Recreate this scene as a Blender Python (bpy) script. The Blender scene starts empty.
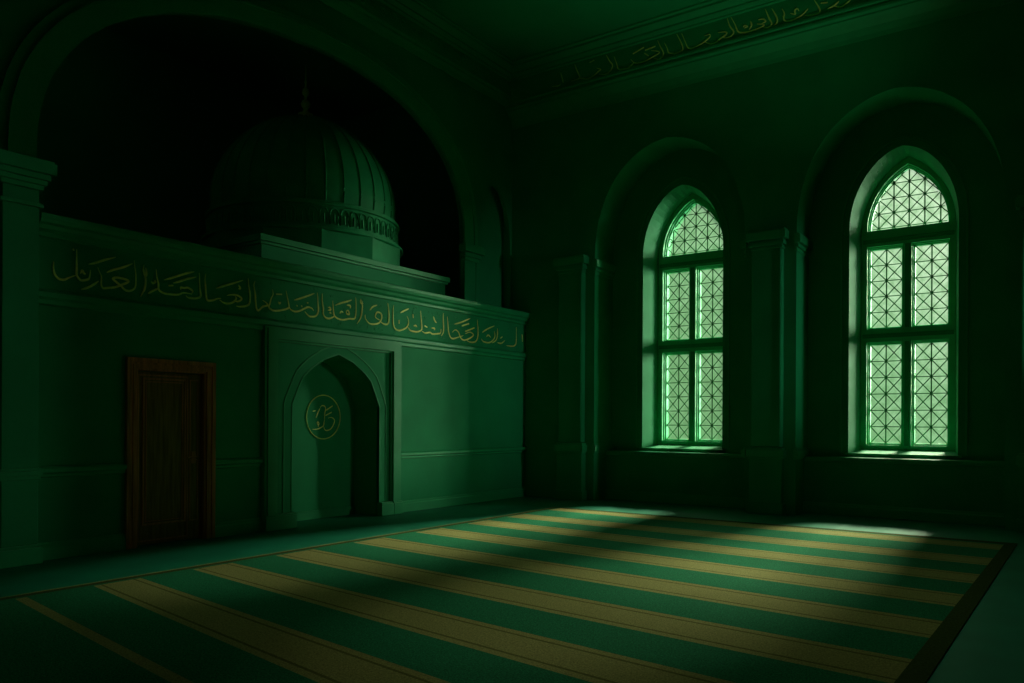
import bpy, bmesh, math, random
from math import sin, cos, pi, radians, sqrt
from mathutils import Vector, Matrix

S = bpy.context.scene
COL = S.collection
random.seed(7)

# ------------------------------------------------------------------ calligraphy strokes, metres on their own wall
FRIEZE_WORDS = [[[(4.08,3.18),(4.08,3.1),(4.09,3.05),(4.11,3.02),(4.14,3.0),(4.19,3.0),(4.24,3.03),(4.32,3.07)],
[(4.32,3.35),(4.32,3.24),(4.32,3.13),(4.32,3.07),(4.35,3.03),(4.38,3.02),(4.44,3.04),(4.46,3.07),(4.47,3.15)],
[(4.36,3.09),(4.38,3.13),(4.4,3.1),(4.42,3.1)],
[(4.28,3.35),(4.29,3.33)],
[(4.45,3.21),(4.53,3.24),(4.61,3.28),(4.75,3.34)],
[(4.37,2.92),(4.44,2.95),(4.5,2.99),(4.56,3.04)]],
[[(4.55,3.19),(4.57,3.14),(4.59,3.1),(4.59,3.04),(4.59,3.0),(4.61,2.97),(4.67,2.98),(4.75,3.0),(4.83,3.04),(4.9,3.08),(4.89,3.1),(4.83,3.11),(4.76,3.11),(4.72,3.09),(4.76,3.06),(4.82,3.02),(4.84,3.0),(4.87,2.98),(4.92,2.98),(4.97,3.01),(4.99,3.06),(4.99,3.18),(4.98,3.25),(4.97,3.34)],
[(4.65,3.15),(4.72,3.19),(4.84,3.24),(4.95,3.3)]],
[[(5.09,3.31),(5.08,3.26),(5.09,3.22),(5.11,3.14),(5.1,3.04),(5.08,2.99),(5.05,2.93)],
[(5.11,3.28),(5.12,3.21),(5.11,3.17)],
[(5.24,3.28),(5.25,3.19),(5.27,3.12),(5.27,3.06),(5.29,3.03),(5.35,3.01),(5.44,3.01),(5.53,3.02),(5.6,3.05),(5.71,3.05)],
[(5.14,2.98),(5.2,3.02),(5.27,3.06)],
[(5.18,3.13),(5.2,3.11),(5.23,3.13),(5.22,3.15)]],
[[(5.34,3.17),(5.42,3.2),(5.53,3.25),(5.65,3.3),(5.74,3.33)],
[(5.46,3.15),(5.54,3.18),(5.65,3.23),(5.77,3.27)],
[(5.56,3.08),(5.56,3.11),(5.6,3.11),(5.66,3.12),(5.72,3.09),(5.71,3.06)],
[(5.63,3.02),(5.66,3.0),(5.72,3.0),(5.78,3.01),(5.83,3.04),(5.82,3.14),(5.81,3.33)],
[(5.4,3.11),(5.46,3.12)]],
[[(5.9,3.33),(5.89,3.25),(5.9,3.15),(5.91,3.04),(5.93,3.0),(6.0,3.01),(6.07,3.04),(6.12,3.05)],
[(6.1,3.03),(6.16,3.0),(6.24,3.0),(6.31,3.03),(6.35,3.08),(6.33,3.1)],
[(6.21,3.1),(6.29,3.12),(6.37,3.12),(6.43,3.09),(6.41,3.06),(6.36,3.04),(6.31,3.05)],
[(6.35,2.98),(6.41,2.98),(6.5,3.0),(6.55,3.04),(6.56,3.15),(6.54,3.26),(6.53,3.37)],
[(6.05,3.17),(6.15,3.21),(6.25,3.25),(6.45,3.33)],
[(6.38,3.26),(6.41,3.22),(6.38,3.21)]],
[[(6.64,3.35),(6.62,3.29),(6.64,3.18),(6.65,3.08),(6.66,3.0),(6.69,2.96),(6.76,3.02),(6.84,3.05),(6.82,3.08),(6.76,3.11)]],
[[(6.92,3.28),(6.93,3.21),(6.9,3.15),(6.88,3.08),(6.86,3.03),(6.9,3.0),(6.96,2.99),(7.06,3.01),(7.16,3.04),(7.2,3.07),(7.19,3.14),(7.17,3.21),(7.15,3.29)],
[(6.98,3.22),(7.08,3.23)],
[(7.02,3.12),(7.04,3.1),(7.06,3.12)]],
[[(7.21,3.07),(7.23,3.04),(7.3,3.02),(7.39,3.04),(7.47,3.08),(7.54,3.11),(7.61,3.1),(7.64,3.07)],
[(7.48,3.04),(7.53,3.0),(7.58,2.98),(7.66,2.99),(7.71,3.03),(7.73,3.1),(7.72,3.21),(7.71,3.34)],
[(7.29,3.18),(7.38,3.21),(7.51,3.26),(7.65,3.32)],
[(7.33,3.11),(7.35,3.1)],
[(7.42,3.12),(7.43,3.1)],
[(7.52,3.17),(7.54,3.17)]],
[[(7.8,3.34),(7.8,3.24),(7.82,3.12),(7.82,3.05),(7.86,3.0),(7.93,2.99),(8.01,3.02),(8.03,3.04)],
[(8.0,3.26),(8.01,3.17),(8.02,3.09),(8.04,3.04),(8.1,3.01),(8.2,3.0),(8.33,3.03),(8.43,3.04),(8.46,3.09),(8.47,3.2),(8.46,3.37)],
[(8.05,3.2),(8.17,3.25),(8.27,3.28),(8.38,3.32)],
[(7.91,3.15),(7.95,3.15),(7.96,3.12),(7.91,3.11)],
[(7.94,3.08),(7.97,3.07)],
[(8.27,3.14),(8.31,3.15),(8.33,3.1),(8.28,3.1),(8.27,3.14)],
[(8.14,3.09),(8.17,3.12),(8.21,3.11)],
[(8.28,3.23),(8.35,3.23),(8.35,3.19)],
[(8.57,3.36),(8.56,3.31),(8.6,3.27),(8.59,3.16),(8.56,3.06),(8.49,2.97)],
[(8.58,3.34),(8.61,3.29)]],
[[(8.66,3.13),(8.67,3.07),(8.74,3.01),(8.82,3.0),(8.93,3.02),(8.99,3.06),(9.02,3.12),(9.01,3.18),(8.96,3.2),(8.91,3.19),(8.88,3.13),(8.91,3.1),(8.98,3.08)],
[(8.99,3.06),(9.06,3.03),(9.14,3.03),(9.18,3.08),(9.18,3.23),(9.16,3.37)],
[(8.76,3.21),(8.82,3.27),(8.92,3.31)]],
[[(9.29,3.35),(9.28,3.24),(9.28,3.13),(9.29,3.04),(9.33,2.98),(9.41,2.96),(9.5,2.98),(9.6,3.03),(9.64,3.09),(9.64,3.16),(9.61,3.21)],
[(9.42,3.13),(9.42,3.07)],
[(9.45,3.25),(9.55,3.3),(9.65,3.34)]],
[[(9.64,3.03),(9.68,2.99),(9.75,2.98),(9.85,2.98),(9.95,3.01),(9.97,3.05),(9.96,3.18),(9.94,3.34)],
[(9.75,3.26),(9.76,3.2)],
[(9.98,3.0),(10.06,2.98),(10.18,3.0),(10.25,2.98),(10.4,3.0),(10.46,3.02),(10.47,3.09)],
[(9.77,3.07),(9.82,3.08),(9.85,3.06)],
[(10.04,3.1),(10.11,3.08)],
[(10.22,3.08),(10.3,3.08),(10.29,3.05)],
[(10.27,3.28),(10.3,3.22),(10.35,3.18)],
[(10.53,3.37),(10.53,3.24),(10.54,3.12),(10.53,3.03),(10.48,2.97)]],
[[(10.64,3.32),(10.66,3.17),(10.68,3.05),(10.73,2.97),(10.8,2.95),(10.92,2.98),(11.09,3.03)],
[(10.78,3.06),(10.86,3.11),(10.95,3.08),(11.01,2.99),(11.1,2.95),(11.23,2.98),(11.36,3.04),(11.38,3.08),(11.28,3.11),(11.15,3.07)],
[(10.84,3.21),(11.02,3.26),(11.29,3.36)],
[(11.05,3.2),(11.25,3.26)],
[(11.15,3.11),(11.41,3.2)],
[(11.2,2.95),(11.3,2.93),(11.44,2.95),(11.51,3.03),(11.52,3.18),(11.5,3.36)]],
[[(11.62,3.02),(11.7,2.97),(11.87,2.97),(11.98,3.02),(12.05,3.1),(12.03,3.2)],
[(11.65,3.14),(11.81,3.22),(12.03,3.3)],
[(11.78,3.07),(11.84,3.11),(11.92,3.07)],
[(12.13,3.26),(12.13,3.14),(12.09,3.04),(11.96,2.97)]],
[[(12.13,2.99),(12.26,2.99),(12.38,3.06)],
[(12.23,3.08),(12.29,3.12)],
[(12.42,2.96),(12.58,2.96),(12.7,2.98),(12.76,3.06),(12.76,3.35)],
[(12.96,3.23),(12.98,3.08)]]]
CORNICE_WORDS = [[[(-8.1,7.94),(-7.96,7.92),(-7.9,7.94)],
[(-7.9,8.16),(-7.87,8.06),(-7.84,7.95)],
[(-7.59,8.24),(-7.54,8.11),(-7.49,8.0),(-7.48,7.94)],
[(-7.67,7.94),(-7.53,7.94),(-7.48,7.95),(-7.32,7.9),(-7.19,7.92),(-7.08,7.98),(-7.03,8.0),(-7.12,8.05)],
[(-7.27,8.19),(-7.17,8.21)],
[(-7.06,7.92),(-6.93,7.89),(-6.83,7.93),(-6.79,8.02),(-6.85,8.11),(-6.92,8.24)]],
[[(-6.76,8.17),(-6.71,8.04),(-6.67,7.92),(-6.59,7.89),(-6.47,7.89),(-6.38,7.94),(-6.36,7.96)]],
[[(-6.54,7.89),(-6.45,7.89),(-6.36,7.95)],
[(-6.42,8.03),(-6.35,7.95),(-6.24,7.92),(-6.1,7.93),(-5.97,7.97),(-5.87,8.0),(-5.9,8.04),(-6.02,8.08)],
[(-6.38,8.12),(-6.16,8.18)],
[(-6.14,8.12),(-5.94,8.14)],
[(-6.15,8.07),(-6.07,8.0)],
[(-5.97,7.93),(-5.87,7.89),(-5.8,7.92),(-5.79,7.99),(-5.84,8.09),(-5.9,8.23)]],
[[(-5.77,8.15),(-5.72,8.05),(-5.69,7.96),(-5.6,7.92),(-5.51,7.91),(-5.43,7.94),(-5.44,8.02),(-5.49,8.14),(-5.54,8.24)]],
[[(-5.45,8.23),(-5.39,8.08),(-5.34,7.96),(-5.28,7.92),(-5.17,7.93),(-5.06,7.96),(-5.0,7.99),(-4.94,8.03),(-4.95,8.07),(-5.04,8.07)]],
[[(-5.03,7.97),(-4.96,7.92),(-4.86,7.9),(-4.75,7.95),(-4.65,8.0),(-4.68,8.04),(-4.8,8.06)],
[(-4.74,7.97),(-4.65,7.93),(-4.57,7.94),(-4.53,8.0),(-4.6,8.12),(-4.64,8.26)]],
[[(-4.58,8.26),(-4.51,8.12),(-4.46,7.99),(-4.4,7.95),(-4.31,7.93),(-4.2,7.93),(-4.1,7.94),(-4.02,7.97),(-4.14,8.02)],
[(-4.12,8.08),(-4.04,8.07),(-4.0,8.02),(-4.07,8.0)],
[(-4.25,8.1),(-4.23,8.02),(-4.27,7.96)],
[(-4.37,8.03),(-4.34,8.05),(-4.3,8.02),(-4.35,8.01)]],
[[(-4.04,7.94),(-3.96,7.91),(-3.9,7.95),(-3.95,8.07),(-4.01,8.23)],
[(-3.87,7.92),(-3.82,7.94),(-3.82,8.03),(-3.9,8.2)],
[(-3.72,8.03),(-3.7,7.95)]],
[[(-3.74,8.15),(-3.7,8.06),(-3.71,7.97),(-3.65,7.92),(-3.54,7.92),(-3.42,7.96),(-3.33,8.03)],
[(-3.61,8.04),(-3.53,8.0),(-3.54,8.06),(-3.5,8.08),(-3.47,8.03)],
[(-3.38,7.94),(-3.29,7.91),(-3.17,7.91),(-3.16,7.98),(-3.24,8.14)]],
[[(-3.04,7.94),(-2.95,7.96),(-2.87,8.01)],
[(-2.95,7.96),(-2.84,7.91),(-2.75,7.95),(-2.7,7.98)],
[(-3.14,8.06),(-3.04,8.04)]]]
MEDALLION_STROKES = [[(8.0,1.36),(8.09,1.36),(8.18,1.39),(8.22,1.42),(8.23,1.47),(8.24,1.51)],
[(8.22,1.41),(8.24,1.36),(8.28,1.34),(8.36,1.36),(8.42,1.43),(8.44,1.5),(8.38,1.54),(8.31,1.53)],
[(8.24,1.51),(8.24,1.59),(8.26,1.67),(8.24,1.71),(8.19,1.72),(8.15,1.69)],
[(8.27,1.65),(8.4,1.72)],
[(8.26,1.57),(8.38,1.62)],
[(8.09,1.46),(8.11,1.47),(8.13,1.44),(8.11,1.43),(8.09,1.46)],
[(8.15,1.68),(8.1,1.6),(8.07,1.53)],
[(8.01,1.63),(8.06,1.64)],
[(8.11,1.43),(8.12,1.4)]]


# ------------------------------------------------------------------ materials
def mat(name, color, rough=0.6, metal=0.0, spec=0.3, var=0.12, scale=6.0, bump=0.0, bscale=60.0, stretch=None):
    m = bpy.data.materials.new(name); m.use_nodes = True
    nt = m.node_tree; N = nt.nodes; L = nt.links
    b = N['Principled BSDF']
    b.inputs['Roughness'].default_value = rough
    b.inputs['Metallic'].default_value = metal
    b.inputs['Specular IOR Level'].default_value = spec
    tc = N.new('ShaderNodeTexCoord'); mp = N.new('ShaderNodeMapping')
    L.new(tc.outputs['Object'], mp.inputs['Vector'])
    if stretch: mp.inputs['Scale'].default_value = stretch
    n = N.new('ShaderNodeTexNoise'); n.inputs['Scale'].default_value = scale; n.inputs['Detail'].default_value = 5
    L.new(mp.outputs['Vector'], n.inputs['Vector'])
    r = N.new('ShaderNodeValToRGB')
    lo = [c*(1-var) for c in color]; hi = [c*(1+var) for c in color]
    r.color_ramp.elements[0].position = 0.3; r.color_ramp.elements[1].position = 0.7
    r.color_ramp.elements[0].color = (*lo, 1); r.color_ramp.elements[1].color = (*hi, 1)
    L.new(n.outputs['Fac'], r.inputs['Fac']); L.new(r.outputs['Color'], b.inputs['Base Color'])
    if bump:
        n2 = N.new('ShaderNodeTexNoise'); n2.inputs['Scale'].default_value = bscale; n2.inputs['Detail'].default_value = 3
        L.new(mp.outputs['Vector'], n2.inputs['Vector'])
        bp = N.new('ShaderNodeBump'); bp.inputs['Strength'].default_value = bump; bp.inputs['Distance'].default_value = 0.01
        L.new(n2.outputs['Fac'], bp.inputs['Height']); L.new(bp.outputs['Normal'], b.inputs['Normal'])
    return m

M_WALL  = mat('green_plaster', (0.012, 0.30, 0.135), 0.65, spec=0.2, var=0.10, scale=1.5, bump=0.15, bscale=25)
M_TRIM  = mat('green_painted_moulding', (0.016, 0.35, 0.155), 0.45, spec=0.35, var=0.06, scale=4)
M_CEIL  = mat('green_ceiling_paint', (0.012, 0.30, 0.135), 0.7, spec=0.15, var=0.08, scale=1.0)
M_FLOOR = mat('green_stone_floor', (0.010, 0.21, 0.13), 0.55, spec=0.15, var=0.12, scale=2.0, bump=0.05, bscale=8)
M_DOME  = mat('green_patina_metal', (0.016, 0.34, 0.15), 0.6, metal=0.0, spec=0.25, var=0.14, scale=3.0)
M_GOLD  = mat('gilded_metal', (0.95, 0.88, 0.28), 0.45, metal=0.1, spec=0.5, var=0.15, scale=20)
M_WOOD  = mat('dark_stained_wood', (0.26, 0.13, 0.022), 0.5, spec=0.3, var=0.4, scale=3.5, bump=0.2, bscale=14, stretch=(9, 9, 0.6))
M_WOODF = mat('reddish_dark_wood', (0.62, 0.19, 0.06), 0.5, spec=0.3, var=0.35, scale=3.5, bump=0.2, bscale=14, stretch=(9, 9, 0.6))
M_BRASS = mat('old_brass', (0.35, 0.24, 0.07), 0.4, metal=0.6, spec=0.5)
M_CGRN  = mat('green_carpet_pile', (0.020, 0.20, 0.10), 0.95, spec=0.05, var=0.5, scale=85, bump=0.9, bscale=160)
M_CGLD  = mat('gold_carpet_pile', (0.33, 0.295, 0.115), 0.95, spec=0.05, var=0.42, scale=85, bump=0.9, bscale=160)
M_CLIN  = mat('olive_carpet_line', (0.16, 0.15, 0.045), 0.95, spec=0.05, var=0.25, scale=55, bump=0.9, bscale=160)
M_CBRD  = mat('dark_carpet_border', (0.055, 0.08, 0.022), 0.95, spec=0.05, var=0.3, scale=55, bump=0.9, bscale=160)
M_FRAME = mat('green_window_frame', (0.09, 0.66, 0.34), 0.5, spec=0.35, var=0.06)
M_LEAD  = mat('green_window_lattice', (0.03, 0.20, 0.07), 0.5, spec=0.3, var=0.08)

def glass_mat():
    m = bpy.data.materials.new('pale_textured_glass'); m.use_nodes = True
    nt = m.node_tree; N = nt.nodes; L = nt.links; N.clear()
    out = N.new('ShaderNodeOutputMaterial')
    tr = N.new('ShaderNodeBsdfTransparent')
    tl = N.new('ShaderNodeBsdfTranslucent'); tl.inputs['Color'].default_value = (0.45, 0.75, 0.5, 1)
    gl = N.new('ShaderNodeBsdfGlossy'); gl.inputs['Roughness'].default_value = 0.25
    gl.inputs['Color'].default_value = (0.5, 0.7, 0.55, 1)
    tc = N.new('ShaderNodeTexCoord')
    n = N.new('ShaderNodeTexNoise'); n.inputs['Scale'].default_value = 9; n.inputs['Detail'].default_value = 6
    L.new(tc.outputs['Object'], n.inputs['Vector'])
    r = N.new('ShaderNodeValToRGB')
    r.color_ramp.elements[0].position = 0.35; r.color_ramp.elements[1].position = 0.65
    r.color_ramp.elements[0].color = (0.68, 0.78, 0.68, 1); r.color_ramp.elements[1].color = (0.90, 0.95, 0.90, 1)
    L.new(n.outputs['Fac'], r.inputs['Fac']); L.new(r.outputs['Color'], tr.inputs['Color'])
    m1 = N.new('ShaderNodeMixShader'); m1.inputs[0].default_value = 0.03
    L.new(tr.outputs[0], m1.inputs[1]); L.new(tl.outputs[0], m1.inputs[2])
    m2 = N.new('ShaderNodeMixShader'); m2.inputs[0].default_value = 0.05
    L.new(m1.outputs[0], m2.inputs[1]); L.new(gl.outputs[0], m2.inputs[2])
    L.new(m2.outputs[0], out.inputs['Surface'])
    return m
M_GLASS = glass_mat()

# ------------------------------------------------------------------ helpers
def link(name, me, m, parent=None):
    o = bpy.data.objects.new(name, me); COL.objects.link(o)
    if m is not None:
        for k in (m if isinstance(m, (list, tuple)) else [m]): me.materials.append(k)
    if parent is not None:
        o.parent = parent
        o.matrix_parent_inverse = Matrix.Translation(-parent.location)
    return o

def build(name, bm, m, parent=None, smooth=False):
    bmesh.ops.remove_doubles(bm, verts=bm.verts, dist=1e-6)
    bmesh.ops.recalc_face_normals(bm, faces=bm.faces)
    me = bpy.data.meshes.new(name); bm.to_mesh(me); bm.free()
    if smooth:
        for p in me.polygons: p.use_smooth = True
        me.set_sharp_from_angle(angle=radians(35))
    return link(name, me, m, parent)

def empty(name, loc):
    o = bpy.data.objects.new(name, None); COL.objects.link(o); o.location = loc
    o.empty_display_size = 0.2
    return o

def thing(o, label, cat, group=None):
    o['label'] = label; o['category'] = cat; o['kind'] = 'thing'
    if group: o['group'] = group
    return o

def struct(o):
    o['kind'] = 'structure'; return o

def box(bm, x0, x1, y0, y1, z0, z1, bev=0.0):
    vs = [bm.verts.new((x, y, z)) for x in (x0, x1) for y in (y0, y1) for z in (z0, z1)]
    q = [(0,1,3,2), (4,6,7,5), (0,4,5,1), (2,3,7,6), (0,2,6,4), (1,5,7,3)]
    fs = [bm.faces.new([vs[i] for i in f]) for f in q]
    if bev:
        es = list({e for f in fs for e in f.edges})
        bmesh.ops.bevel(bm, geom=es, offset=bev, segments=2, affect='EDGES', profile=0.6)

def mapA(x0):      # left wall: (u along +y, v up, w out of the wall = +x)
    return lambda u, v, w: (x0 + w, u, v)
def mapW(y0):      # window wall: (u along +x, v up, w out of the wall = -y)
    return lambda u, v, w: (u, y0 - w, v)

def slab(bm, outer, holes, fm, w0, w1):
    """flat shape with holes, given thickness from w0 to w1"""
    cu = bpy.data.curves.new('tmp', 'CURVE'); cu.dimensions = '2D'; cu.fill_mode = 'BOTH'
    cu.extrude = abs(w1 - w0)/2
    for loop in [outer] + list(holes):
        s = cu.splines.new('POLY'); s.points.add(len(loop)-1); s.use_cyclic_u = True
        for p, (a, b) in zip(s.points, loop): p.co = (a, b, 0, 1)
    ob = bpy.data.objects.new('tmp', cu); COL.objects.link(ob)
    bpy.context.view_layer.update()
    dg = bpy.context.evaluated_depsgraph_get()
    me = bpy.data.meshes.new_from_object(ob.evaluated_get(dg))
    wc = (w0 + w1)/2
    t = bmesh.new(); t.from_mesh(me)
    bmesh.ops.remove_doubles(t, verts=t.verts, dist=1e-5)
    idx = {}
    for v in t.verts: idx[v] = bm.verts.new(fm(v.co.x, v.co.y, v.co.z + wc))
    for f in t.faces:
        try: bm.faces.new([idx[v] for v in f.verts])
        except ValueError: pass
    t.free()
    bpy.data.objects.remove(ob); bpy.data.curves.remove(cu); bpy.data.meshes.remove(me)

def rect(a0, a1, b0, b1): return [(a0, b0), (a1, b0), (a1, b1), (a0, b1)]

def arch_top(cu, half, spring, rise, kind='se', p=2.2, point=0.07, n=28):
    """points of an arch head from right springing to left springing"""
    out = []
    for i in range(n+1):
        a = pi*i/n; s = cos(a); q = abs(s)
        if kind == 'se':
            f = (1-point)*max(0, 1-q**p)**(1/p) + point*(1-q)
        elif kind == 'gothic':
            c = (rise*rise-half*half)/(2*half); R = half+c
            f = sqrt(max(0, R*R-(q*half+c)**2))/rise
        else:
            tab = [(0, 1), (.04, .985), (.15, .945), (.33, .87), (.6, .69), (.79, .50), (.93, .17), (1, 0)]
            for (s0, f0), (s1, f1) in zip(tab, tab[1:]):
                if s0 <= q <= s1+1e-9:
                    f = f0+(f1-f0)*(q-s0)/(s1-s0); break
        out.append((cu + s*half, spring + rise*f))
    return out

def arch_loop(cu, half, base, spring, rise, **k):
    return [(cu-half, base), (cu+half, base)] + arch_top(cu, half, spring, rise, **k)

def loft(bm, la, lb, fm, wa, wb, closed=False):
    va = [bm.verts.new(fm(u, v, wa)) for u, v in la]; vb = [bm.verts.new(fm(u, v, wb)) for u, v in lb]
    n = len(va)
    for i in range(n if closed else n-1):
        j = (i+1) % n
        bm.faces.new([va[i], va[j], vb[j], vb[i]])

def ring(bm, li, lo, fm, w0, w1, closed=False):
    """solid strip between two matching outlines, thickness w0..w1"""
    n = len(li); R = []
    for l, w in ((li, w0), (li, w1), (lo, w1), (lo, w0)):
        R.append([bm.verts.new(fm(u, v, w)) for u, v in l])
    for i in range(n if closed else n-1):
        j = (i+1) % n
        for k in range(4):
            A, B = R[k], R[(k+1) % 4]
            bm.faces.new([A[i], A[j], B[j], B[i]])
    if not closed:
        for e in (0, n-1): bm.faces.new([R[k][e] for k in range(4)])

def offset(loop, d):
    out = []; n = len(loop)
    for i in range(n):
        a = Vector(loop[max(i-1, 0)]); b = Vector(loop[min(i+1, n-1)])
        t = (b-a).normalized(); nn = Vector((t.y, -t.x))
        out.append((loop[i][0]+nn.x*d, loop[i][1]+nn.y*d))
    return out

def profile(bm, prof, fm, u0, u1):
    """prof = closed list of (w,v); swept straight from u0 to u1"""
    A = [bm.verts.new(fm(u0, v, w)) for w, v in prof]; B = [bm.verts.new(fm(u1, v, w)) for w, v in prof]
    n = len(prof)
    for i in range(n):
        j = (i+1) % n; bm.faces.new([A[i], A[j], B[j], B[i]])
    bm.faces.new(A); bm.faces.new(B[::-1])

def lathe(bm, prof, c, seg=64, a0=0.0, closed=True):
    rows = []
    for r, z in prof:
        if r < 1e-5: rows.append([bm.verts.new((c[0], c[1], z))])
        else: rows.append([bm.verts.new((c[0]+r*cos(a0+2*pi*i/seg), c[1]+r*sin(a0+2*pi*i/seg), z)) for i in range(seg)])
    for A, B in zip(rows, rows[1:]):
        for i in range(seg):
            j = (i+1) % seg
            if len(A) == 1 and len(B) == 1: continue
            if len(A) == 1: bm.faces.new([A[0], B[i], B[j]])
            elif len(B) == 1: bm.faces.new([A[i], A[j], B[0]])
            else: bm.faces.new([A[i], A[j], B[j], B[i]])

def tube(bm, pts, rad, seg=6, up=(0, 0, 1), flat=1.0, taper=False):
    """round bar along points; flat squeezes it along `up`"""
    pts = [Vector(p) for p in pts]; up = Vector(up); rings = []
    n = len(pts)
    for i, p in enumerate(pts):
        t = (pts[min(i+1, n-1)]-pts[max(i-1, 0)])
        if t.length < 1e-9: t = Vector((0, 0, 1))
        t.normalize()
        s = t.cross(up)
        if s.length < 1e-4: s = t.orthogonal()
        s.normalize(); w = s.cross(t).normalized()
        r = rad
        if taper and n > 2:
            e = min(i, n-1-i)/(n-1)
            r = rad*min(1, 0.35+2.6*e)
        rings.append([bm.verts.new(p + s*cos(2*pi*k/seg)*r + w*sin(2*pi*k/seg)*r*flat) for k in range(seg)])
    for A, B in zip(rings, rings[1:]):
        for k in range(seg):
            l = (k+1) % seg; bm.faces.new([A[k], A[l], B[l], B[k]])
    bm.faces.new(rings[0][::-1]); bm.faces.new(rings[-1])

def smooth_path(pts, sub=5):
    if len(pts) < 3: return pts
    P = [pts[0]]+list(pts)+[pts[-1]]; out = []
    for i in range(1, len(P)-2):
        p0, p1, p2, p3 = P[i-1], P[i], P[i+1], P[i+2]
        for k in range(sub):
            t = k/sub
            out.append(tuple(0.5*((2*b)+(-a+c)*t+(2*a-5*b+4*c-d)*t*t+(-a+3*b-3*c+d)*t**3) for a, b, c, d in zip(p0, p1, p2, p3)))
    out.append(pts[-1]); return out

def write_strokes(bm, strokes, fm, w, rad, up):
    for s in strokes:
        s = [(a, b) for a, b in s]
        if len(s) == 2 and math.dist(s[0], s[1]) < 0.12: r = rad*0.75
        else: r = rad
        tube(bm, [fm(u, v, w) for u, v in smooth_path(s)], r, 6, up, 0.55, taper=len(s) > 2)

XA = -8.85         # face of the lower left wall
XU = -9.20         # face of the arched upper left wall
YW = 13.10         # face of the window wall
YN = 13.83         # back of the arched recesses
YG = 14.45         # window frames
ZC = 8.55          # ceiling
A = mapA(XA); W = mapW(YW)

# ================================================================== SETTING
bm = bmesh.new(); box(bm, -15.2, 6.0, -3.0, 15.2, -0.2, 0.0); struct(build('floor', bm, M_FLOOR))
bm = bmesh.new(); box(bm, -15.2, 6.0, -3.0, 15.2, ZC, ZC+0.2); struct(build('ceiling', bm, M_CEIL))

# ---- left wall, lower half with the door and niche openings
NC, NH, NS, NR = 8.105, 0.853, 1.71, 0.76          # niche arch: centre, half width, springing, rise
niche_open = arch_loop(NC, NH, 0.0, NS, NR, kind='persian')
DY0, DY1, DZ = 4.875, 6.03, 2.215                  # outside of the door casing
outer = [(-3.0, 0), (DY0+0.06, 0), (DY0+0.06, DZ-0.06), (DY1-0.06, DZ-0.06), (DY1-0.06, 0), (6.77, 0)]
outer += [(6.77, 2.5), (9.38, 2.5), (9.38, 0), (13.1, 0), (13.1, 3.42), (-3.0, 3.42)]
bm = bmesh.new(); slab(bm, outer, [], A, -0.9, 0.0)
box(bm, -9.75, XU-0.02, -3.0, 13.1, 3.42, 3.58)                      # flat top of the lower wall
box(bm, -9.7, -9.6, 6.5, 9.7, 0, 3.4)                                # back of the door and niche pockets
box(bm, -9.7, -9.6, 4.7, 6.2, 0, 2.4)
struct(build('wall_left', bm, M_WALL))

# ---- left wall, upper half with the great arch
def great_arch(off=0.0, n=44):
    y0, y1 = 4.04-off, 11.52+off
    c = (y0+y1)/2; h = (y1-y0)/2; out = []
    for i in range(n+1):
        s = cos(pi*i/n); q = abs(s)
        f = max(0, 1-q**2.25)**(1/2.25)
        out.append((c+s*h, 4.42+0.062*(c+s*h-4.1) + (2.42+off*0.85)*f))
    return out
ga = great_arch()
hole = [(4.04, 3.55), (11.52, 3.55)] + ga
small = arch_loop(12.54, 0.50, 3.55, 5.0, 1.15, kind='se', p=2.0, point=0.12)
bm = bmesh.new(); U = mapA(XU)
slab(bm, [(-3.0, 3.42), (13.1, 3.42), (13.1, ZC), (-3.0, ZC)], [hole, small], U, -0.08, 0.0)
box(bm, XU-0.30, XU-0.22, 11.9, 13.1, 3.4, 6.4)                      # back of the small arched recess
struct(build('wall_left_upper', bm, M_WALL))
# alcove behind the great arch
bm = bmesh.new()
box(bm, -14.4, -14.2, 2.6, 13.1, 3.2, ZC); box(bm, -14.4, -9.6, 2.6, 2.8, 3.2, ZC); box(bm, -14.4, -9.6, 12.9, 13.1, 3.2, ZC)
box(bm, -14.4, -9.6, 2.6, 13.1, 3.2, 3.5)
struct(build('wall_alcove', bm, M_WALL))

# ---- window wall: arched front layer, recess back layer with window openings
WC = [-5.84, -2.12]                                  # window centres
HA, SA, RA = 1.44, 4.56, 2.02                        # recess arch
fr_loops = [arch_loop(c, HA, 0.0, SA, RA, kind='se', p=2.2, point=0.07) for c in WC]
out = [(-14.6, 0)]
for l in fr_loops: out += [l[0]] + l[2:][::-1] + [l[1]]
out += [(6.0, 0), (6.0, ZC), (-14.6, ZC)]
bm = bmesh.new(); slab(bm, out, [], W, -(YN-YW), 0.0)
HO, SO, RO_ = 0.79, 4.66, 1.26                       # window opening on the recess face
op = [arch_loop(c, HO, 1.0, SO, RO_, kind='se', p=2.0, point=0.10) for c in WC]
slab(bm, rect(-14.6, 6.0, 0, ZC), op, W, -(YN-YW)-0.95, -(YN-YW))
HI, SI, RI = 0.69, 4.66, 1.22
ip = [arch_loop(c, HI, 1.06, SI, RI, kind='gothic') for c in WC]
for a_, b_ in zip(op, ip):
    loft(bm, a_, b_, W, -(YN-YW), -(YG-YW), closed=True)
    loft(bm, b_, [(u, v) for u, v in b_], W, -(YG-YW), -(YG-YW)-0.4, closed=True)
for c in WC:                                         # low breast wall inside each recess
    box(bm, c-HA, c+HA, YW+0.5, YN, 0, 0.93)
struct(build('wall_right', bm, M_WALL))

# ---- hall continues behind and beside the viewpoint
bm = bmesh.new(); box(bm, -9.3, 6.0, -3.2, -3.0, 0, ZC); struct(build('wall_back', bm, M_WALL))
side = mapA(5.0)
sw = []
bm = bmesh.new(); slab(bm, rect(-3.0, 13.1, 0, ZC), sw, side, 0.0, 0.5); struct(build('wall_side', bm, M_WALL))

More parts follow.
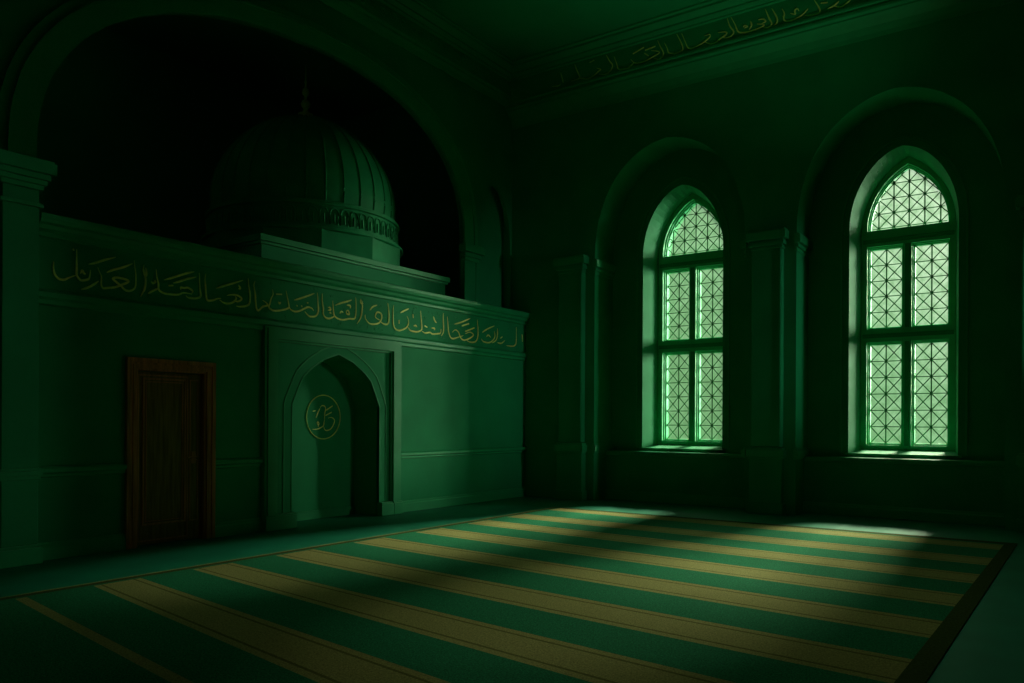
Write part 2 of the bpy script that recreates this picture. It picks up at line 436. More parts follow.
# ================================================================== TRIM
def trim(name, prof, fm, spans, m=M_TRIM):
    bm = bmesh.new()
    for a, b in spans: profile(bm, prof, fm, a, b)
    return struct(build(name, bm, m))

base_prof = [(0, 0), (0.035, 0), (0.035, 0.13), (0.022, 0.15), (0.022, 0.17), (0.008, 0.185), (0, 0.185)]
trim('baseboard_left', base_prof, A, [(-3, 3.49), (3.90, DY0), (DY1, 6.75), (9.42, 13.1)])
rail_prof = [(0, 0.87), (0.02, 0.885), (0.02, 0.91), (0.045, 0.93), (0.045, 0.965), (0.028, 0.985), (0, 0.99)]
trim('trim_1', rail_prof, A, [(-3, 3.49), (3.90, DY0), (DY1, 6.75), (9.42, 13.1)])
# frieze border below the writing and ledge cornice above it
trim('trim_2', [(0, 2.70), (0.03, 2.715), (0.03, 2.76), (0.06, 2.785), (0.06, 2.835), (0.025, 2.86), (0, 2.875)], A, [(3.9, 13.1)])
trim('trim_3', [(-0.4, 3.42), (0, 3.42), (0.03, 3.43), (0.03, 3.47), (0.07, 3.50), (0.085, 3.54), (0.12, 3.56), (0.135, 3.60), (0.135, 3.645), (0.10, 3.66), (-0.4, 3.66)], A, [(3.9, 13.1)])
# ceiling cornices
corn = [(0, 7.42), (0.012, 7.42), (0.03, 7.48), (0.08, 7.57), (0.17, 7.65), (0.22, 7.69), (0.22, 7.715), (0.27, 7.74), (0.27, 7.775), (0.25, 7.79), (0.25, 7.815),
        (0.285, 7.83), (0.285, 7.86), (0.245, 7.875), (0.245, 8.27), (0.28, 8.285), (0.28, 8.31), (0.30, 8.32), (0.33, 8.36), (0.33, 8.39), (0.38, 8.43), (0.42, 8.46), (0.42, 8.50), (0.46, 8.52), (0.46, 8.55), (0, 8.55)]
trim('trim_4', corn, W, [(-9.2, 6.0)])
cornA = [(0, 7.80), (0.03, 7.80), (0.06, 7.87), (0.11, 7.90), (0.11, 7.94), (0.15, 7.96), (0.15, 8.0), (0.13, 8.02), (0.13, 8.26), (0.17, 8.28), (0.17, 8.31), (0.22, 8.36), (0.22, 8.39), (0.27, 8.44), (0.31, 8.47), (0.31, 8.51), (0.34, 8.52), (0.34, 8.55), (0, 8.55)]
trim('trim_5', cornA, U, [(-3.0, 13.1)])
# scrollwork relief on the left cornice band
bm = bmesh.new()
for i in range(46):
    yc = 2.2+i*0.235
    tube(bm, [(XU+0.135, yc+0.085*cos(t*pi/5)*(1-t*0.055), 8.14+0.085*sin(t*pi/5)*(1-t*0.055)*(1 if i % 2 else -1)) for t in range(15)], 0.011, 5, (1, 0, 0))
struct(build('trim_6', bm, M_TRIM))
# dado rail and skirting in the window recesses
WN = mapW(YW+0.5)
trim('trim_7', [(0, 0.86), (0.02, 0.87), (0.03, 0.91), (0.03, 0.935), (0, 0.945)], WN, [(c-HA, c+HA) for c in WC])
trim('baseboard_right', base_prof, WN, [(c-HA, c+HA) for c in WC])
# window sills
for i, c in enumerate(WC):
    bm = bmesh.new(); box(bm, c-HO-0.05, c+HO+0.05, YN-0.05, YG+0.05, 0.965, 1.005, 0.008)
    struct(build('trim_%d' % (8+i), bm, M_TRIM))
# moulding drawn round each recess arch head, shallow
for i, c in enumerate(WC):
    bm = bmesh.new()
    l0 = arch_top(c, HO+0.10, SO, RO_+0.12, kind='se', p=2.0, point=0.10)
    l0 = [(c+HO+0.10, 1.0)]+l0+[(c-HO-0.10, 1.0)]
    ring(bm, l0, offset(l0, 0.03), mapW(YN), 0, 0.018)
    struct(build('trim_%d' % (10+i), bm, M_TRIM))
# great arch moulding
bm = bmesh.new()
ga2 = [(11.52, 4.80)]+ga+[(4.04, 4.17)]
o4 = [(11.52+0.40, 4.80)]+great_arch(0.40)+[(4.04-0.40, 4.17)]
o3 = [(11.52+0.29, 4.80)]+great_arch(0.29)+[(4.04-0.29, 4.17)]
o32 = [(11.52+0.26, 4.80)]+great_arch(0.26)+[(4.04-0.26, 4.17)]
ring(bm, ga2, o32, U, -0.06, 0.05); ring(bm, o32, o3, U, -0.06, 0.075); ring(bm, o3, o4, U, -0.06, 0.04)
struct(build('trim_12', bm, M_TRIM, smooth=True))

# ================================================================== DOOR
door = struct(empty('door_1', (XA, 5.45, 0)))
bm = bmesh.new()
cas = [(DY0, 0), (DY0, DZ), (DY1, DZ), (DY1, 0)]
def inset(d): return [(DY0+d, 0), (DY0+d, DZ-d), (DY1-d, DZ-d), (DY1-d, 0)]
ring(bm, inset(0.0), inset(0.05), A, 0, 0.045); ring(bm, inset(0.05), inset(0.075), A, 0, 0.03)
ring(bm, inset(0.075), inset(0.12), A, -0.04, 0.04); ring(bm, inset(0.12), inset(0.145), A, -0.12, 0.015)
build('door_frame', bm, M_WOODF, door)
bm = bmesh.new(); LY0, LY1, LZ = DY0+0.15, DY1-0.165, DZ-0.155
box(bm, XA-0.09, XA-0.045, LY0, LY1, 0.015, LZ)
leaf = build('door_leaf', bm, M_WOOD, door)
D = mapA(XA-0.045)
def frame_ring(bm, y0, y1, z0, z1, d, w, fm=D):
    lo = rect(y0, y1, z0, z1); li = rect(y0+d, y1-d, z0+d, z1-d)
    ring(bm, lo, li, fm, 0, w, closed=True)
bm = bmesh.new()
frame_ring(bm, LY0+0.02, LY1-0.17, 0.05, LZ-0.03, 0.018, 0.012)
frame_ring(bm, LY0+0.08, LY1-0.20, 0.24, LZ-0.07, 0.022, 0.016)
frame_ring(bm, LY0+0.12, LY1-0.24, 0.28, LZ-0.11, 0.012, 0.010)
build('door_panel', bm, M_WOODF, leaf)
for z0, z1 in ((0.24, 1.0), (1.03, LZ-0.07)):
    bm = bmesh.new(); frame_ring(bm, LY1-0.15, LY1-0.03, z0, z1, 0.014, 0.012); build('side_panel', bm, M_WOODF, leaf)
bm = bmesh.new()
box(bm, XA-0.045, XA-0.03, LY1-0.125, LY1-0.065, 0.95, 1.10, 0.004)
tube(bm, [(XA-0.03, LY1-0.095, 1.03), (XA+0.012, LY1-0.095, 1.03)], 0.009, 8)
tube(bm, [(XA+0.01, LY1-0.09, 1.03), (XA+0.012, LY1-0.14, 1.03), (XA+0.008, LY1-0.20, 1.025)], 0.008, 8)
build('door_handle', bm, M_WOODF, leaf)

# ================================================================== PRAYER NICHE
niche = thing(empty('prayer_niche', (XA, NC, 0)), 'green pointed-arch prayer niche in a rectangular moulded surround, right of the brown door', 'prayer niche')
bm = bmesh.new()
slab(bm, [(6.80, 0), (6.80, 2.72), (9.36, 2.72), (9.36, 0), (NC+NH, 0)] + arch_top(NC, NH, NS, NR, kind='persian')[0:] + [(NC-NH, 0)], [], A, -0.30, 0.025)
build('arch_panel', bm, M_WALL, niche)
def nframe(y0, y1, zt): return [(y1, 0), (y1, zt), (y0, zt), (y0, 0)]
bm = bmesh.new()
ring(bm, nframe(6.95, 9.215, 2.60), nframe(6.79, 9.375, 2.735), A, 0.0, 0.10)
ring(bm, nframe(6.79, 9.375, 2.735), nframe(6.755, 9.41, 2.765), A, 0.0, 0.075)
ring(bm, nframe(6.98, 9.185, 2.57), nframe(6.95, 9.215, 2.60), A, 0.0, 0.06)
build('surround', bm, M_TRIM, niche)
bm = bmesh.new()
lp = [(NC+NH, 0.2)]+arch_top(NC, NH, NS, NR, kind='persian')+[(NC-NH, 0.2)]
ring(bm, offset(lp, 0.14), offset(lp, 0.158), A, 0.02, 0.036)
ring(bm, lp, offset(lp, 0.016), A, -0.02, 0.033)
build('arch_moulding', bm, M_TRIM, niche)
bm = bmesh.new(); dep = 0.46                                         # hollow with canted corners
fl = [(NC+NH, 0.0)]+arch_top(NC, NH, NS, NR, kind='persian')+[(NC-NH, 0.0)]
bk = [(NC+NH*0.93, 0.0)]+arch_top(NC, NH*0.93, NS, NR*0.96, kind='persian')+[(NC-NH*0.93, 0.0)]
loft(bm, fl, bk, A, -0.02, -dep)
vs = [bm.verts.new(A(u, v, -dep)) for u, v in bk]; bm.faces.new(vs)
build('recess', bm, M_WALL, niche)
bm = bmesh.new(); profile(bm, [(0, 0), (0.02, 0), (0.02, 0.11), (0.008, 0.13), (0, 0.13)], mapA(XA-dep), NC-NH*0.93, NC+NH*0.93)
build('skirting', bm, M_TRIM, niche)
for y0, y1 in ((6.745, 7.27), (8.935, 9.20), (9.21, 9.42)):
    bm = bmesh.new(); box(bm, XA, XA+0.125, y0, y1, 0, 0.185, 0.008)
    box(bm, XA, XA+0.11, y0+0.008, y1-0.008, 0.185, 0.21, 0.006)
    build('plinth_block', bm, M_TRIM, niche)

# medallion on the back of the niche
XM = XA-dep
MC = (8.19, 1.545)
med = thing(empty('calligraphy_medallion', (XM, MC[0], MC[1])), 'small round gold calligraphy medallion with thin ring, mounted on the back of the arched niche', 'medallion')
FMm = mapA(XM)
k = -XM/9.28
MW = [[(a*k, (b-1.5)*k+1.5) for a, b in s] for s in MEDALLION_STROKES]
bm = bmesh.new(); n = 72
tube(bm, [FMm(8.215*k+0.335*cos(2*pi*i/n), (1.545-1.5)*k+1.5+0.335*sin(2*pi*i/n), 0.012) for i in range(n+1)], 0.008, 8, (1, 0, 0))
build('ring', bm, M_GOLD, med)
bm = bmesh.new(); write_strokes(bm, MW, FMm, 0.006, 0.009, (1, 0, 0)); build('monogram', bm, M_GOLD, med)

# ================================================================== INSCRIPTIONS
fr = thing(empty('frieze_inscription', (XA, 8.5, 3.1)), 'long gold calligraphy inscription running along the left wall frieze above the door and niche', 'inscription')
for w_ in FRIEZE_WORDS:
    bm = bmesh.new(); write_strokes(bm, w_, A, 0.007, 0.0135, (1, 0, 0)); build('word', bm, M_GOLD, fr)
# faint engraved flourishes between the letters
bm = bmesh.new(); rr = random.Random(3)
for i in range(150):
    y = rr.uniform(4.3, 12.6); z = rr.choice((rr.uniform(2.9, 2.98), rr.uniform(3.12, 3.38)))
    a = rr.uniform(0, 6.28); r = rr.uniform(0.02, 0.045); tw = rr.uniform(1.5, 4)
    tube(bm, [A(y+r*cos(a+tw*t/6)*(0.6+t/10), z+r*sin(a+tw*t/6)*(0.6+t/10), 0.003) for t in range(7)], 0.0045, 4, (1, 0, 0))
build('flourishes', bm, M_TRIM, fr)['kind'] = 'stuff'
YB = YW-0.245
Bm = mapW(YB)
cr = thing(empty('cornice_inscription', (-5.4, YB, 8.08)), 'faint gold calligraphy inscription on the ceiling cornice above the two windows', 'inscription')
kb = YB/12.85
for w_ in CORNICE_WORDS:
    ww = [[(a*kb, (b-1.5)*kb+1.5) for a, b in s] for s in w_]
    bm = bmesh.new(); write_strokes(bm, ww, Bm, 0.007, 0.013, (0, 1, 0)); build('word', bm, M_GOLD, cr)

# ================================================================== PILLARS
def capital_boxes(bm, fmw, u0, u1, w, z0, steps):
    """stepped capital: steps = [(overhang, height)] upwards"""
    z = z0
    for ov, h in steps:
        a = fmw(u0-ov, z, -0.02); b = fmw(u1+ov, z+h, w+ov)
        box(bm, min(a[0], b[0]), max(a[0], b[0]), min(a[1], b[1]), max(a[1], b[1]), z, z+h, min(0.006, h*0.3)); z += h
# left tall pillar at the picture's left edge
p = thing(empty('wall_pillar', (XA, 3.8, 0)), 'dark green square pillar with stepped capital, left of the brown door', 'pillar')
PL0, PL1 = 3.525, 3.872
AL = mapA(XA)
bm = bmesh.new(); box(bm, XA-0.4, XA+0.15, PL0, PL1, 0.2, 3.86, 0.006); build('shaft', bm, M_WALL, p)
bm = bmesh.new(); capital_boxes(bm, AL, PL0, PL1, 0.15, 3.68, [(0.03, 0.04)]); capital_boxes(bm, AL, PL0, PL1, 0.15, 3.86, [(0.03, 0.05), (0.055, 0.05), (0.08, 0.06), (0.12, 0.11), (0.10, 0.03)])
build('capital', bm, M_TRIM, p)
bm = bmesh.new(); capital_boxes(bm, AL, PL0, PL1, 0.15, 0.0, [(0.035, 0.17), (0.02, 0.03)]); build('base', bm, M_TRIM, p)
bm = bmesh.new(); capital_boxes(bm, AL, PL0, PL1, 0.15, 0.87, [(0.02, 0.04), (0.035, 0.05), (0.015, 0.03)]); build('band', bm, M_TRIM, p)
# slim pier carrying the right foot of the great arch
p = thing(empty('arch_pier', (XU, 11.67, 3.6)), 'slim green pier with stepped capital carrying the great arch\'s right foot, standing on the ledge', 'pillar')
bm = bmesh.new(); box(bm, XU-0.05, XU+0.05, 11.51, 11.90, 3.55, 4.50, 0.006); box(bm, XU-0.02, XU+0.065, 11.84, 11.92, 3.6, 4.50, 0.004); build('shaft', bm, M_WALL, p)
bm = bmesh.new(); capital_boxes(bm, U, 11.515, 11.91, 0.05, 4.50, [(0.02, 0.05), (0.012, 0.02), (0.05, 0.06), (0.035, 0.02), (0.10, 0.12), (0.08, 0.03)]); build('capital', bm, M_TRIM, p)

# pillars of the window wall
def wpillar(u0, u1, jambs, label):
    p = thing(empty('engaged_pillar', ((u0+u1)/2, YW, 0)), label, 'pillar', 'engaged pillars of the window wall')
    z0 = 1.10
    bm = bmesh.new(); box(bm, u0, u1, YW-0.13, YW+0.02, z0, 4.34, 0.008); box(bm, u1-0.035, u1-0.012, YW-0.142, YW-0.12, z0, 4.34, 0.004)
    build('shaft', bm, M_WALL, p)
    bm = bmesh.new(); capital_boxes(bm, W, u0, u1, 0.13, 4.34, [(0.015, 0.03), (0.005, 0.03), (0.04, 0.06), (0.025, 0.03), (0.08, 0.13), (0.06, 0.03)])
    build('capital', bm, M_TRIM, p)
    bm = bmesh.new(); capital_boxes(bm, W, u0, u1, 0.13, 0.90, [(0.04, 0.03), (0.06, 0.12), (0.03, 0.04)]); build('base', bm, M_TRIM, p)
    bm = bmesh.new(); box(bm, u0-0.02, u1+0.02, YW-0.15, YW+0.02, 0.18, 0.90, 0.006); box(bm, u0-0.05, u1+0.05, YW-0.18, YW+0.02, 0, 0.18, 0.01)
    build('pedestal', bm, M_WALL, p)
    for uj, sgn in jambs:          # imposts wrapping the recess reveal
        bm = bmesh.new(); z = 4.28
        for ov, h in ((0.015, 0.04), (0.005, 0.03), (0.035, 0.05), (0.02, 0.02), (0.07, 0.13), (0.05, 0.02)):
            a, b = sorted((uj-sgn*0.03, uj+sgn*ov)); box(bm, a, b, YW-ov*0.6, YN, z, z+h, min(0.006, h*0.3)); z += h
        build('impost', bm, M_TRIM, p)
        bm = bmesh.new()
        for ov, h, z in ((0.03, 0.05, 0.90), (0.05, 0.09, 0.95), (0.02, 0.04, 1.04)):
            a, b = sorted((uj-sgn*0.03, uj+sgn*ov)); box(bm, a, b, YW-ov*0.6, YN, z, z+h, 0.005)
        build('jamb_base', bm, M_TRIM, p)
    return p
e = [(c-HA, c+HA) for c in WC]
wpillar(e[0][0]-0.72, e[0][0]-0.20, [(e[0][0], 1)], 'shadowed green wall pillar in the dark corner, left of the left-hand window')
wpillar(e[0][1]+0.15, e[1][0]-0.20, [(e[0][1], -1), (e[1][0], 1)], 'green wall pillar with moulded capital and pedestal, standing between the two windows')
wpillar(e[1][1]+0.20, e[1][1]+0.72, [], 'dim green wall pillar at the far right edge, right of the right-hand window')

# ================================================================== WINDOWS
def make_window(idx, c):
    fm = mapW(YG)
    wroot = struct(empty('window_%d' % idx, (c, YG, 1.05)))
    li, lo = 0.10, 0.58                      # clear glass half extents
    rects = [(c-lo, c-li, 1.16, 2.82), (c+li, c+lo, 1.16, 2.82), (c-lo, c-li, 3.11, 4.43), (c+li, c+lo, 3.11, 4.43)]
    fan = [(c-0.58, 4.76), (c+0.58, 4.76)] + arch_top(c, 0.58, 4.765, 0.97, kind='gothic')
    holes = [rect(*r) for r in rects] + [fan]
    def grow(d):
        out = [rect(r[0]-d, r[1]+d, r[2]-d, r[3]+d) for r in rects]
        out.append([(c-0.58-d, 4.76-d), (c+0.58+d, 4.76-d)] + arch_top(c, 0.58+d, 4.765, 0.97+d*1.2, kind='gothic'))
        return out
    bm = bmesh.new()
    outl = arch_loop(c, HI+0.02, 1.04, SI, RI+0.03, kind='gothic')
    slab(bm, outl, grow(0.035), fm, -0.02, 0.10)
    slab(bm, outl, holes, fm, -0.10, -0.02)
    slab(bm, outl, grow(0.018), fm, -0.02, 0.03)
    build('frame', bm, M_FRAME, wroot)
    bm = bmesh.new(); box(bm, c-HI+0.01, c+HI-0.01, YG-0.125, YG-0.09, 4.545, 4.585, 0.006); box(bm, c-HI+0.01, c+HI-0.01, YG-0.115, YG-0.09, 4.515, 4.545, 0.004)
    build('transom', bm, M_TRIM, wroot)
    bm = bmesh.new(); box(bm, c-HI+0.01, c+HI-0.01, YG-0.125, YG-0.09, 2.955, 2.995, 0.006); box(bm, c-HI+0.01, c+HI-0.01, YG-0.115, YG-0.09, 2.925, 2.955, 0.004)
    build('transom', bm, M_TRIM, wroot)
    bm = bmesh.new()
    for z0, z1 in ((1.16, 2.82), (3.11, 4.43)):
        box(bm, c-0.035, c+0.035, YG-0.115, YG-0.09, z0-0.03, z1+0.03, 0.006)
    build('mullion', bm, M_TRIM, wroot)
    gy = YG+0.075
    for r, rows in zip(rects, (6, 6, 5, 5)):
        bm = bmesh.new(); box(bm, r[0], r[1], gy, gy+0.008, r[2], r[3]); pn = build('pane', bm, M_GLASS, wroot)
        bm = bmesh.new(); t = 0.0095; y = gy-0.012
        x0, x1, z0, z1 = r; xm = (x0+x1)/2; dz = (z1-z0)/rows
        tube(bm, [(xm, y, z0), (xm, y, z1)], t*1.15, 4, (0, 1, 0))
        for i in range(1, rows): tube(bm, [(x0, y, z0+i*dz), (x1, y, z0+i*dz)], t*0.8, 4, (0, 1, 0))
        for i in range(rows):
            for a, b in ((x0, xm), (xm, x1)):
                tube(bm, [(a, y, z0+i*dz), (b, y, z0+(i+1)*dz)], t*0.9, 4, (0, 1, 0))
                tube(bm, [(b, y, z0+i*dz), (a, y, z0+(i+1)*dz)], t*0.9, 4, (0, 1, 0))
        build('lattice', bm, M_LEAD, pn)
    bm = bmesh.new(); slab(bm, fan, [], fm, -0.083, -0.075); pn = build('fanlight_pane', bm, M_GLASS, wroot)
    # lattice of the pointed head, clipped to its outline
    cc = (0.97**2-0.58**2)/(2*0.58); R = 0.58+cc
    def inside(x, z):
        q = abs(x-c)
        return q < 0.585 and z > 4.755 and (z-4.765) <= sqrt(max(0, R*R-(q+cc)**2))+0.005
    bm = bmesh.new(); y = gy-0.012; t = 0.0095
    def seg(x0, z0, x1, z1, r):
        N_ = 40; pts = [(x0+(x1-x0)*i/N_, z0+(z1-z0)*i/N_) for i in range(N_+1)]
        ins = [p_ for p_ in pts if inside(*p_)]
        if len(ins) > 1: tube(bm, [(ins[0][0], y, ins[0][1]), (ins[-1][0], y, ins[-1][1])], r, 4, (0, 1, 0))
    g = 0.232; h = 0.245
    for i in range(-3, 4): seg(c+i*g, 4.70, c+i*g, 5.75, t*1.15)
    for j in range(0, 5): seg(c-0.7, 4.79+j*h, c+0.7, 4.79+j*h, t*0.8)
    for i in range(-3, 3):
        for j in range(-1, 4):
            x0, x1, z0, z1 = c+i*g, c+(i+1)*g, 4.79+j*h, 4.79+(j+1)*h
            seg(x0, z0, x1, z1, t*0.9); seg(x1, z0, x0, z1, t*0.9)
    build('lattice', bm, M_LEAD, pn)
make_window(1, WC[0]); make_window(2, WC[1])

# ================================================================== DOME ON ITS PLINTH
pl = thing(empty('dome_plinth', (-10.9, 9.07, 3.58)), 'rectangular green stepped plinth lying on the ledge under the dome', 'plinth')
bm = bmesh.new(); box(bm, -12.9, -9.22, 7.02, 11.03, 3.50, 4.03, 0.006); build('block', bm, M_WALL, pl)
bm = bmesh.new(); box(bm, -12.93, -9.19, 6.99, 11.07, 3.97, 4.01, 0.006); box(bm, -12.96, -9.16, 6.96, 11.10, 4.01, 4.10, 0.01); build('cap', bm, M_TRIM, pl)

DC = (-11.0, 9.30); RB = 1.60
dome = thing(empty('dome', (DC[0], DC[1], 4.10)), 'ribbed green dome with arcaded band and gold finial, standing inside the great arch', 'dome')
bm = bmesh.new(); lathe(bm, [(0, 4.101), (RB*1.075, 4.10), (RB*1.075, 4.53), (RB*1.0, 4.54)], DC, 12, radians(-40.2+8.5)); build('drum', bm, M_DOME, dome)
bm = bmesh.new()
lathe(bm, [(1.50, 4.48), (1.70, 4.485), (1.72, 4.50), (1.72, 4.53), (1.67, 4.545), (1.67, 4.57), (1.615, 4.58), (1.615, 4.90), (1.65, 4.91), (1.655, 4.93), (1.655, 4.955), (1.63, 4.965), (1.63, 4.98), (1.55, 4.995)], DC, 96)
for i in range(60):                                   # little arches in relief round the band
    a = 2*pi*i/60; da = pi/60*0.78
    pts = []
    for t in range(13):
        s = -1+2*t/12
        pts.append((a+da*s, 4.79+0.07*sqrt(max(0, 1-s*s))))
    pts = [(a-da, 4.61)]+pts+[(a+da, 4.61)]
    tube(bm, [(DC[0]+1.622*cos(q), DC[1]+1.622*sin(q), z) for q, z in pts], 0.012, 4)
    tube(bm, [(DC[0]+1.620*cos(a), DC[1]+1.620*sin(a), z) for z in (4.63, 4.71, 4.77)], 0.016, 5)
build('band', bm, M_DOME, dome, smooth=True)
def dome_r(t):                                         # t 0..1 base to crown
    z = 4.98 + 1.82*t
    if t < 0.12: r = 1.555+0.02*sin(t/0.12*pi/2)
    else:
        q = (t-0.12)/0.88; r = 1.575*(1-q**2.0)**0.56
    return r*0.995 if t < 1 else 0.0, z
prof = [dome_r(sin(i/34*pi/2)) for i in range(35)]
bm = bmesh.new(); lathe(bm, prof+[(0.0, 6.81)], DC, 96); build('shell', bm, M_DOME, dome, smooth=True)
for i in range(32):
    a = 2*pi*i/32+radians(-40+0.2)
    bm = bmesh.new()
    tube(bm, [(DC[0]+(r+0.004)*cos(a), DC[1]+(r+0.004)*sin(a), z) for r, z in prof[:-3]], 0.017, 6)
    build('rib', bm, M_DOME, dome, smooth=True)
bm = bmesh.new()
lathe(bm, [(0, 6.76), (0.16, 6.78), (0.13, 6.90), (0.05, 6.94), (0.035, 6.99), (0.075, 7.04), (0.085, 7.08), (0.06, 7.13), (0.025, 7.16), (0.022, 7.21), (0.055, 7.25), (0.065, 7.29), (0.045, 7.34), (0.018, 7.37), (0.015, 7.44), (0.028, 7.47), (0.012, 7.50), (0.007, 7.72), (0, 7.80)], DC, 20)
build('finial', bm, M_GOLD, dome, smooth=True)

# ================================================================== CARPET
cL, cR = [11.36, 10.20, 9.22, 8.12, 7.00, 5.85, 4.81, 3.83], [11.13, 9.90, 8.73, 7.58, 6.42, 5.22, 4.05, 2.90]
hL, hR = [0.20, 0.24, 0.245, 0.26, 0.26, 0.265, 0.225, 0.22], [0.24, 0.27, 0.275, 0.28, 0.29, 0.29, 0.29, 0.29]
X0, X1 = -7.06, -0.59; XB1 = -0.92; OR, ORB = -0.465, -0.765
def xr(y): return XB1+(X1-XB1)*(y-0.6)/(11.62-0.6)
bm = bmesh.new(); HZ = 0.014
edges = [(11.56, 11.50, 0)]
bands = []
prev = (11.50, 11.44)
for yl, yr, hl, hr in zip(cL, cR, hL, hR):
    bands.append((prev[0], prev[1], yl+hl, yr+hr, 0))
    pos = [0, .13, .18, .82, .87, 1.0]; mm = [1, 2, 1, 2, 1]
    for (t0, t1), m_ in zip(zip(pos, pos[1:]), mm):
        bands.append((yl+hl-2*hl*t0, yr+hr-2*hr*t0, yl+hl-2*hl*t1, yr+hr-2*hr*t1, m_))
    prev = (yl-hl, yr-hr)
bands.append((prev[0], prev[1], 3.06, 2.16, 0)); bands.append((3.06, 2.16, 2.97, 2.07, 1)); bands.append((2.97, 2.07, 0.6, 0.6, 0))
NX = 12
for yl0, yr0, yl1, yr1, m_ in bands:
    for i in range(NX):
        a, b = i/NX, (i+1)/NX
        q = [(a, 0), (b, 0), (b, 1), (a, 1)]
        vs = []
        for t, k_ in q:
            y = (yl0+(yr0-yl0)*t) if k_ == 0 else (yl1+(yr1-yl1)*t)
            x = X0+(xr(y)-X0)*t
            vs.append(bm.verts.new((x, y, HZ)))
        f = bm.faces.new(vs); f.material_index = m_
def strip(x0, x1, y0, y1, x0b, x1b, mi, z=HZ):
    f = bm.faces.new([bm.verts.new(c_) for c_ in ((x0, y1, z), (x1, y1, z), (x1b, y0, z), (x0b, y0, z))]); f.material_index = mi
OL, YF, YN_ = -7.22, 11.62, 0.6
strip(X1, OR, YN_, YF, XB1, ORB, 3)                                    # right border
strip(OL, OL+0.03, YN_, YF, OL, OL+0.03, 1); strip(OL+0.03, X0-0.04, YN_, YF, OL+0.03, X0-0.04, 3); strip(X0-0.04, X0, YN_, YF, X0-0.04, X0, 0)
f = bm.faces.new([bm.verts.new(c_) for c_ in ((X0, 11.50, HZ), (X1, 11.44, HZ), (X1, YF, HZ), (X0, YF, HZ))]); f.material_index = 3
# edges of the pile
for a, b in (((OL, YN_), (ORB, YN_)), ((ORB, YN_), (OR, YF)), ((OR, YF), (OL, YF)), ((OL, YF), (OL, YN_))):
    f = bm.faces.new([bm.verts.new((*a, 0.0)), bm.verts.new((*b, 0.0)), bm.verts.new((*b, HZ)), bm.verts.new((*a, HZ))]); f.material_index = 3
bmesh.ops.remove_doubles(bm, verts=bm.verts, dist=1e-5)
for f in bm.faces:
    if f.normal.z < 0 and abs(f.normal.z) > 0.5: f.normal_flip()
me = bpy.data.meshes.new('prayer_carpet'); bm.to_mesh(me); bm.free()
thing(link('prayer_carpet', me, [M_CGRN, M_CGLD, M_CLIN, M_CBRD]), 'large green prayer carpet with wide gold stripes and dark border, lying on the stone floor', 'carpet')

# ================================================================== LIGHT
def aim(o, tgt):
    d = Vector(tgt)-o.location; o.rotation_euler = d.to_track_quat('-Z', 'Y').to_euler()
def area(name, loc, tgt, sx, sy, power, color, spread=180):
    l = bpy.data.lights.new(name, 'AREA'); l.shape = 'RECTANGLE'; l.size = sx; l.size_y = sy
    l.energy = power; l.color = color; l.spread = radians(spread)
    o = bpy.data.objects.new(name, l); COL.objects.link(o); o.location = loc; aim(o, tgt); return o

sun = bpy.data.lights.new('sun', 'SUN'); sun.energy = 21; sun.angle = radians(15); sun.color = (1.0, 0.96, 0.74)
so = bpy.data.objects.new('sun', sun); COL.objects.link(so); so.location = (-1, 24, 14)
el = radians(32); az = radians(6)
d = Vector((-sin(az)*cos(el), -cos(az)*cos(el), -sin(el))); so.rotation_euler = d.to_track_quat('-Z', 'Y').to_euler()
# unseen lamp added outside to brighten the left wall through the left-hand window
area('window_fill', (4.3, 30.0, 5.4), (-6.2, 13.8, 3.3), 5.0, 7.0, 1500, (0.80, 1.0, 0.72), 70)

# fill lights added inside the hall and alcove, all out of view
area('ceiling_fill', (0.9, 10.0, 0.4), (-3.8, 10.8, 8.5), 0.4, 0.4, 9, (0.6, 1.0, 0.50), 42)  # added low at the right, brightens ceiling and cornice from below
def spot(name, loc, tgt, power, color, cone, size):
    l = bpy.data.lights.new(name, 'SPOT'); l.energy = power; l.color = color; l.spot_size = radians(cone); l.spot_blend = 1.0; l.shadow_soft_size = size
    o = bpy.data.objects.new(name, l); COL.objects.link(o); o.location = loc; aim(o, tgt); return o
spot('side_fill', (2.6, 12.3, 3.3), (-8.85, 10.3, 1.9), 240, (0.75, 1.0, 0.62), 36, 0.6)  # added unseen spot, makes the soft pool on the left wall
spot('side_fill', (3.4, 12.3, 3.3), (-5.5, 13.45, 2.9), 320, (0.75, 1.0, 0.72), 34, 0.15)  # added unseen spot, lifts the reveals of the window recesses
area('hall_fill', (0.8, -2.0, 5.5), (-4.0, 9.0, 1.5), 2.0, 2.0, 2.6, (1.0, 0.85, 0.45), 180)  # added weak fill from behind the viewpoint
area('alcove_fill', (-12.6, 5.2, 8.2), (-12.0, 8.0, 4.0), 1.5, 1.5, 0.8, (0.3, 1.0, 0.35), 170)  # added faint fill for the dark space behind the dome
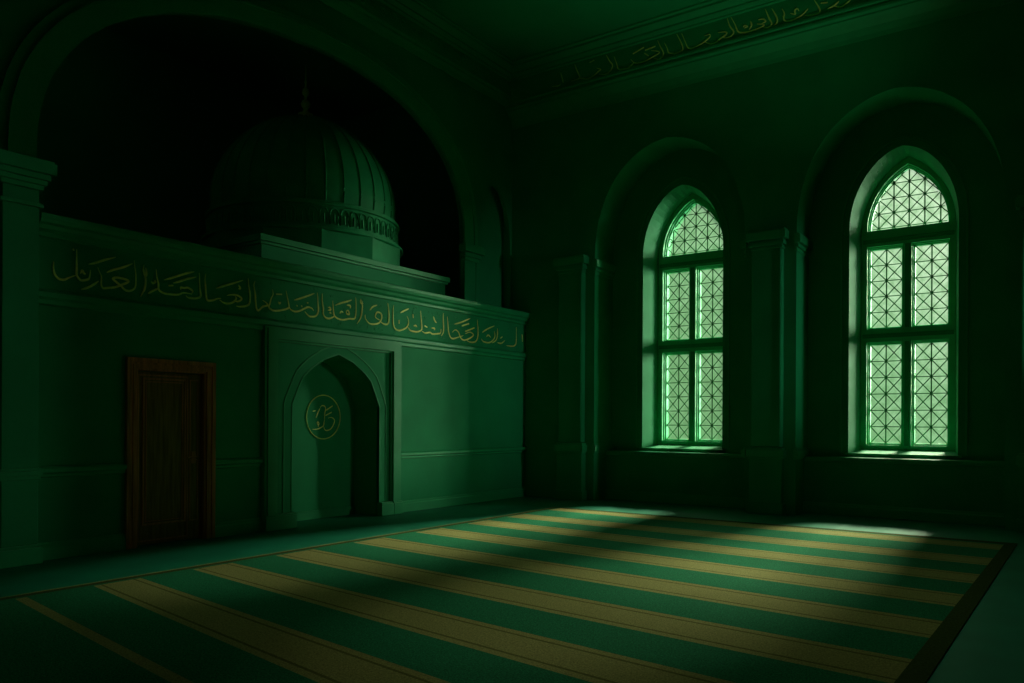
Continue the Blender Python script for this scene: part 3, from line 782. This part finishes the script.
area('overhead_fill', (-1.5, 7.0, 8.2), (-1.5, 7.0, 0.0), 1.5, 1.5, 8, (0.8, 1.0, 0.6), 88)  # added fill from above the view, brightens carpet and floor

w = bpy.data.worlds.new('sky'); S.world = w; w.use_nodes = True
N = w.node_tree.nodes; L = w.node_tree.links
bg = N['Background']; tc = N.new('ShaderNodeTexCoord'); sp = N.new('ShaderNodeSeparateXYZ'); L.new(tc.outputs['Generated'], sp.inputs[0])
rp = N.new('ShaderNodeValToRGB')
m1 = N.new('ShaderNodeMath'); m1.operation = 'MULTIPLY_ADD'; m1.inputs[1].default_value = 2.6; m1.inputs[2].default_value = 0.70
m2 = N.new('ShaderNodeMath'); m2.operation = 'MULTIPLY_ADD'; m2.inputs[1].default_value = 2.3
L.new(sp.outputs['Z'], m1.inputs[0]); L.new(sp.outputs['X'], m2.inputs[0]); L.new(m1.outputs[0], m2.inputs[2]); L.new(m2.outputs[0], rp.inputs['Fac'])
els = rp.color_ramp.elements
els[0].position = 0.0; els[0].color = (0.06, 0.17, 0.07, 1); els[1].position = 1.0; els[1].color = (0.71, 0.80, 0.65, 1)
e2 = els.new(0.5); e2.color = (0.22, 0.38, 0.23, 1)
L.new(rp.outputs['Color'], bg.inputs['Color']); bg.inputs['Strength'].default_value = 1.0

# ================================================================== CAMERA
cam = bpy.data.cameras.new('camera'); co = bpy.data.objects.new('camera', cam); COL.objects.link(co)
cam.sensor_width = 36; cam.lens = 788/1024*36; cam.shift_y = (421-341.5)/1024; cam.clip_start = 0.05
co.location = (0, 0, 1.5)
co.rotation_euler = (Matrix.Rotation(radians(35), 4, 'Z') @ Matrix.Rotation(radians(90), 4, 'X') @ Matrix.Rotation(radians(0.3), 4, 'Z')).to_euler()
S.camera = co
vs_ = S.view_settings
vs_.view_transform = 'Standard'; vs_.look = 'None'; vs_.exposure = 0.0; vs_.gamma = 1.0; vs_.use_curve_mapping = False
S.cycles.use_denoising = True
S.cycles.max_bounces = 8; S.cycles.diffuse_bounces = 5; S.cycles.transparent_max_bounces = 8
S.cycles.sample_clamp_indirect = 3.0
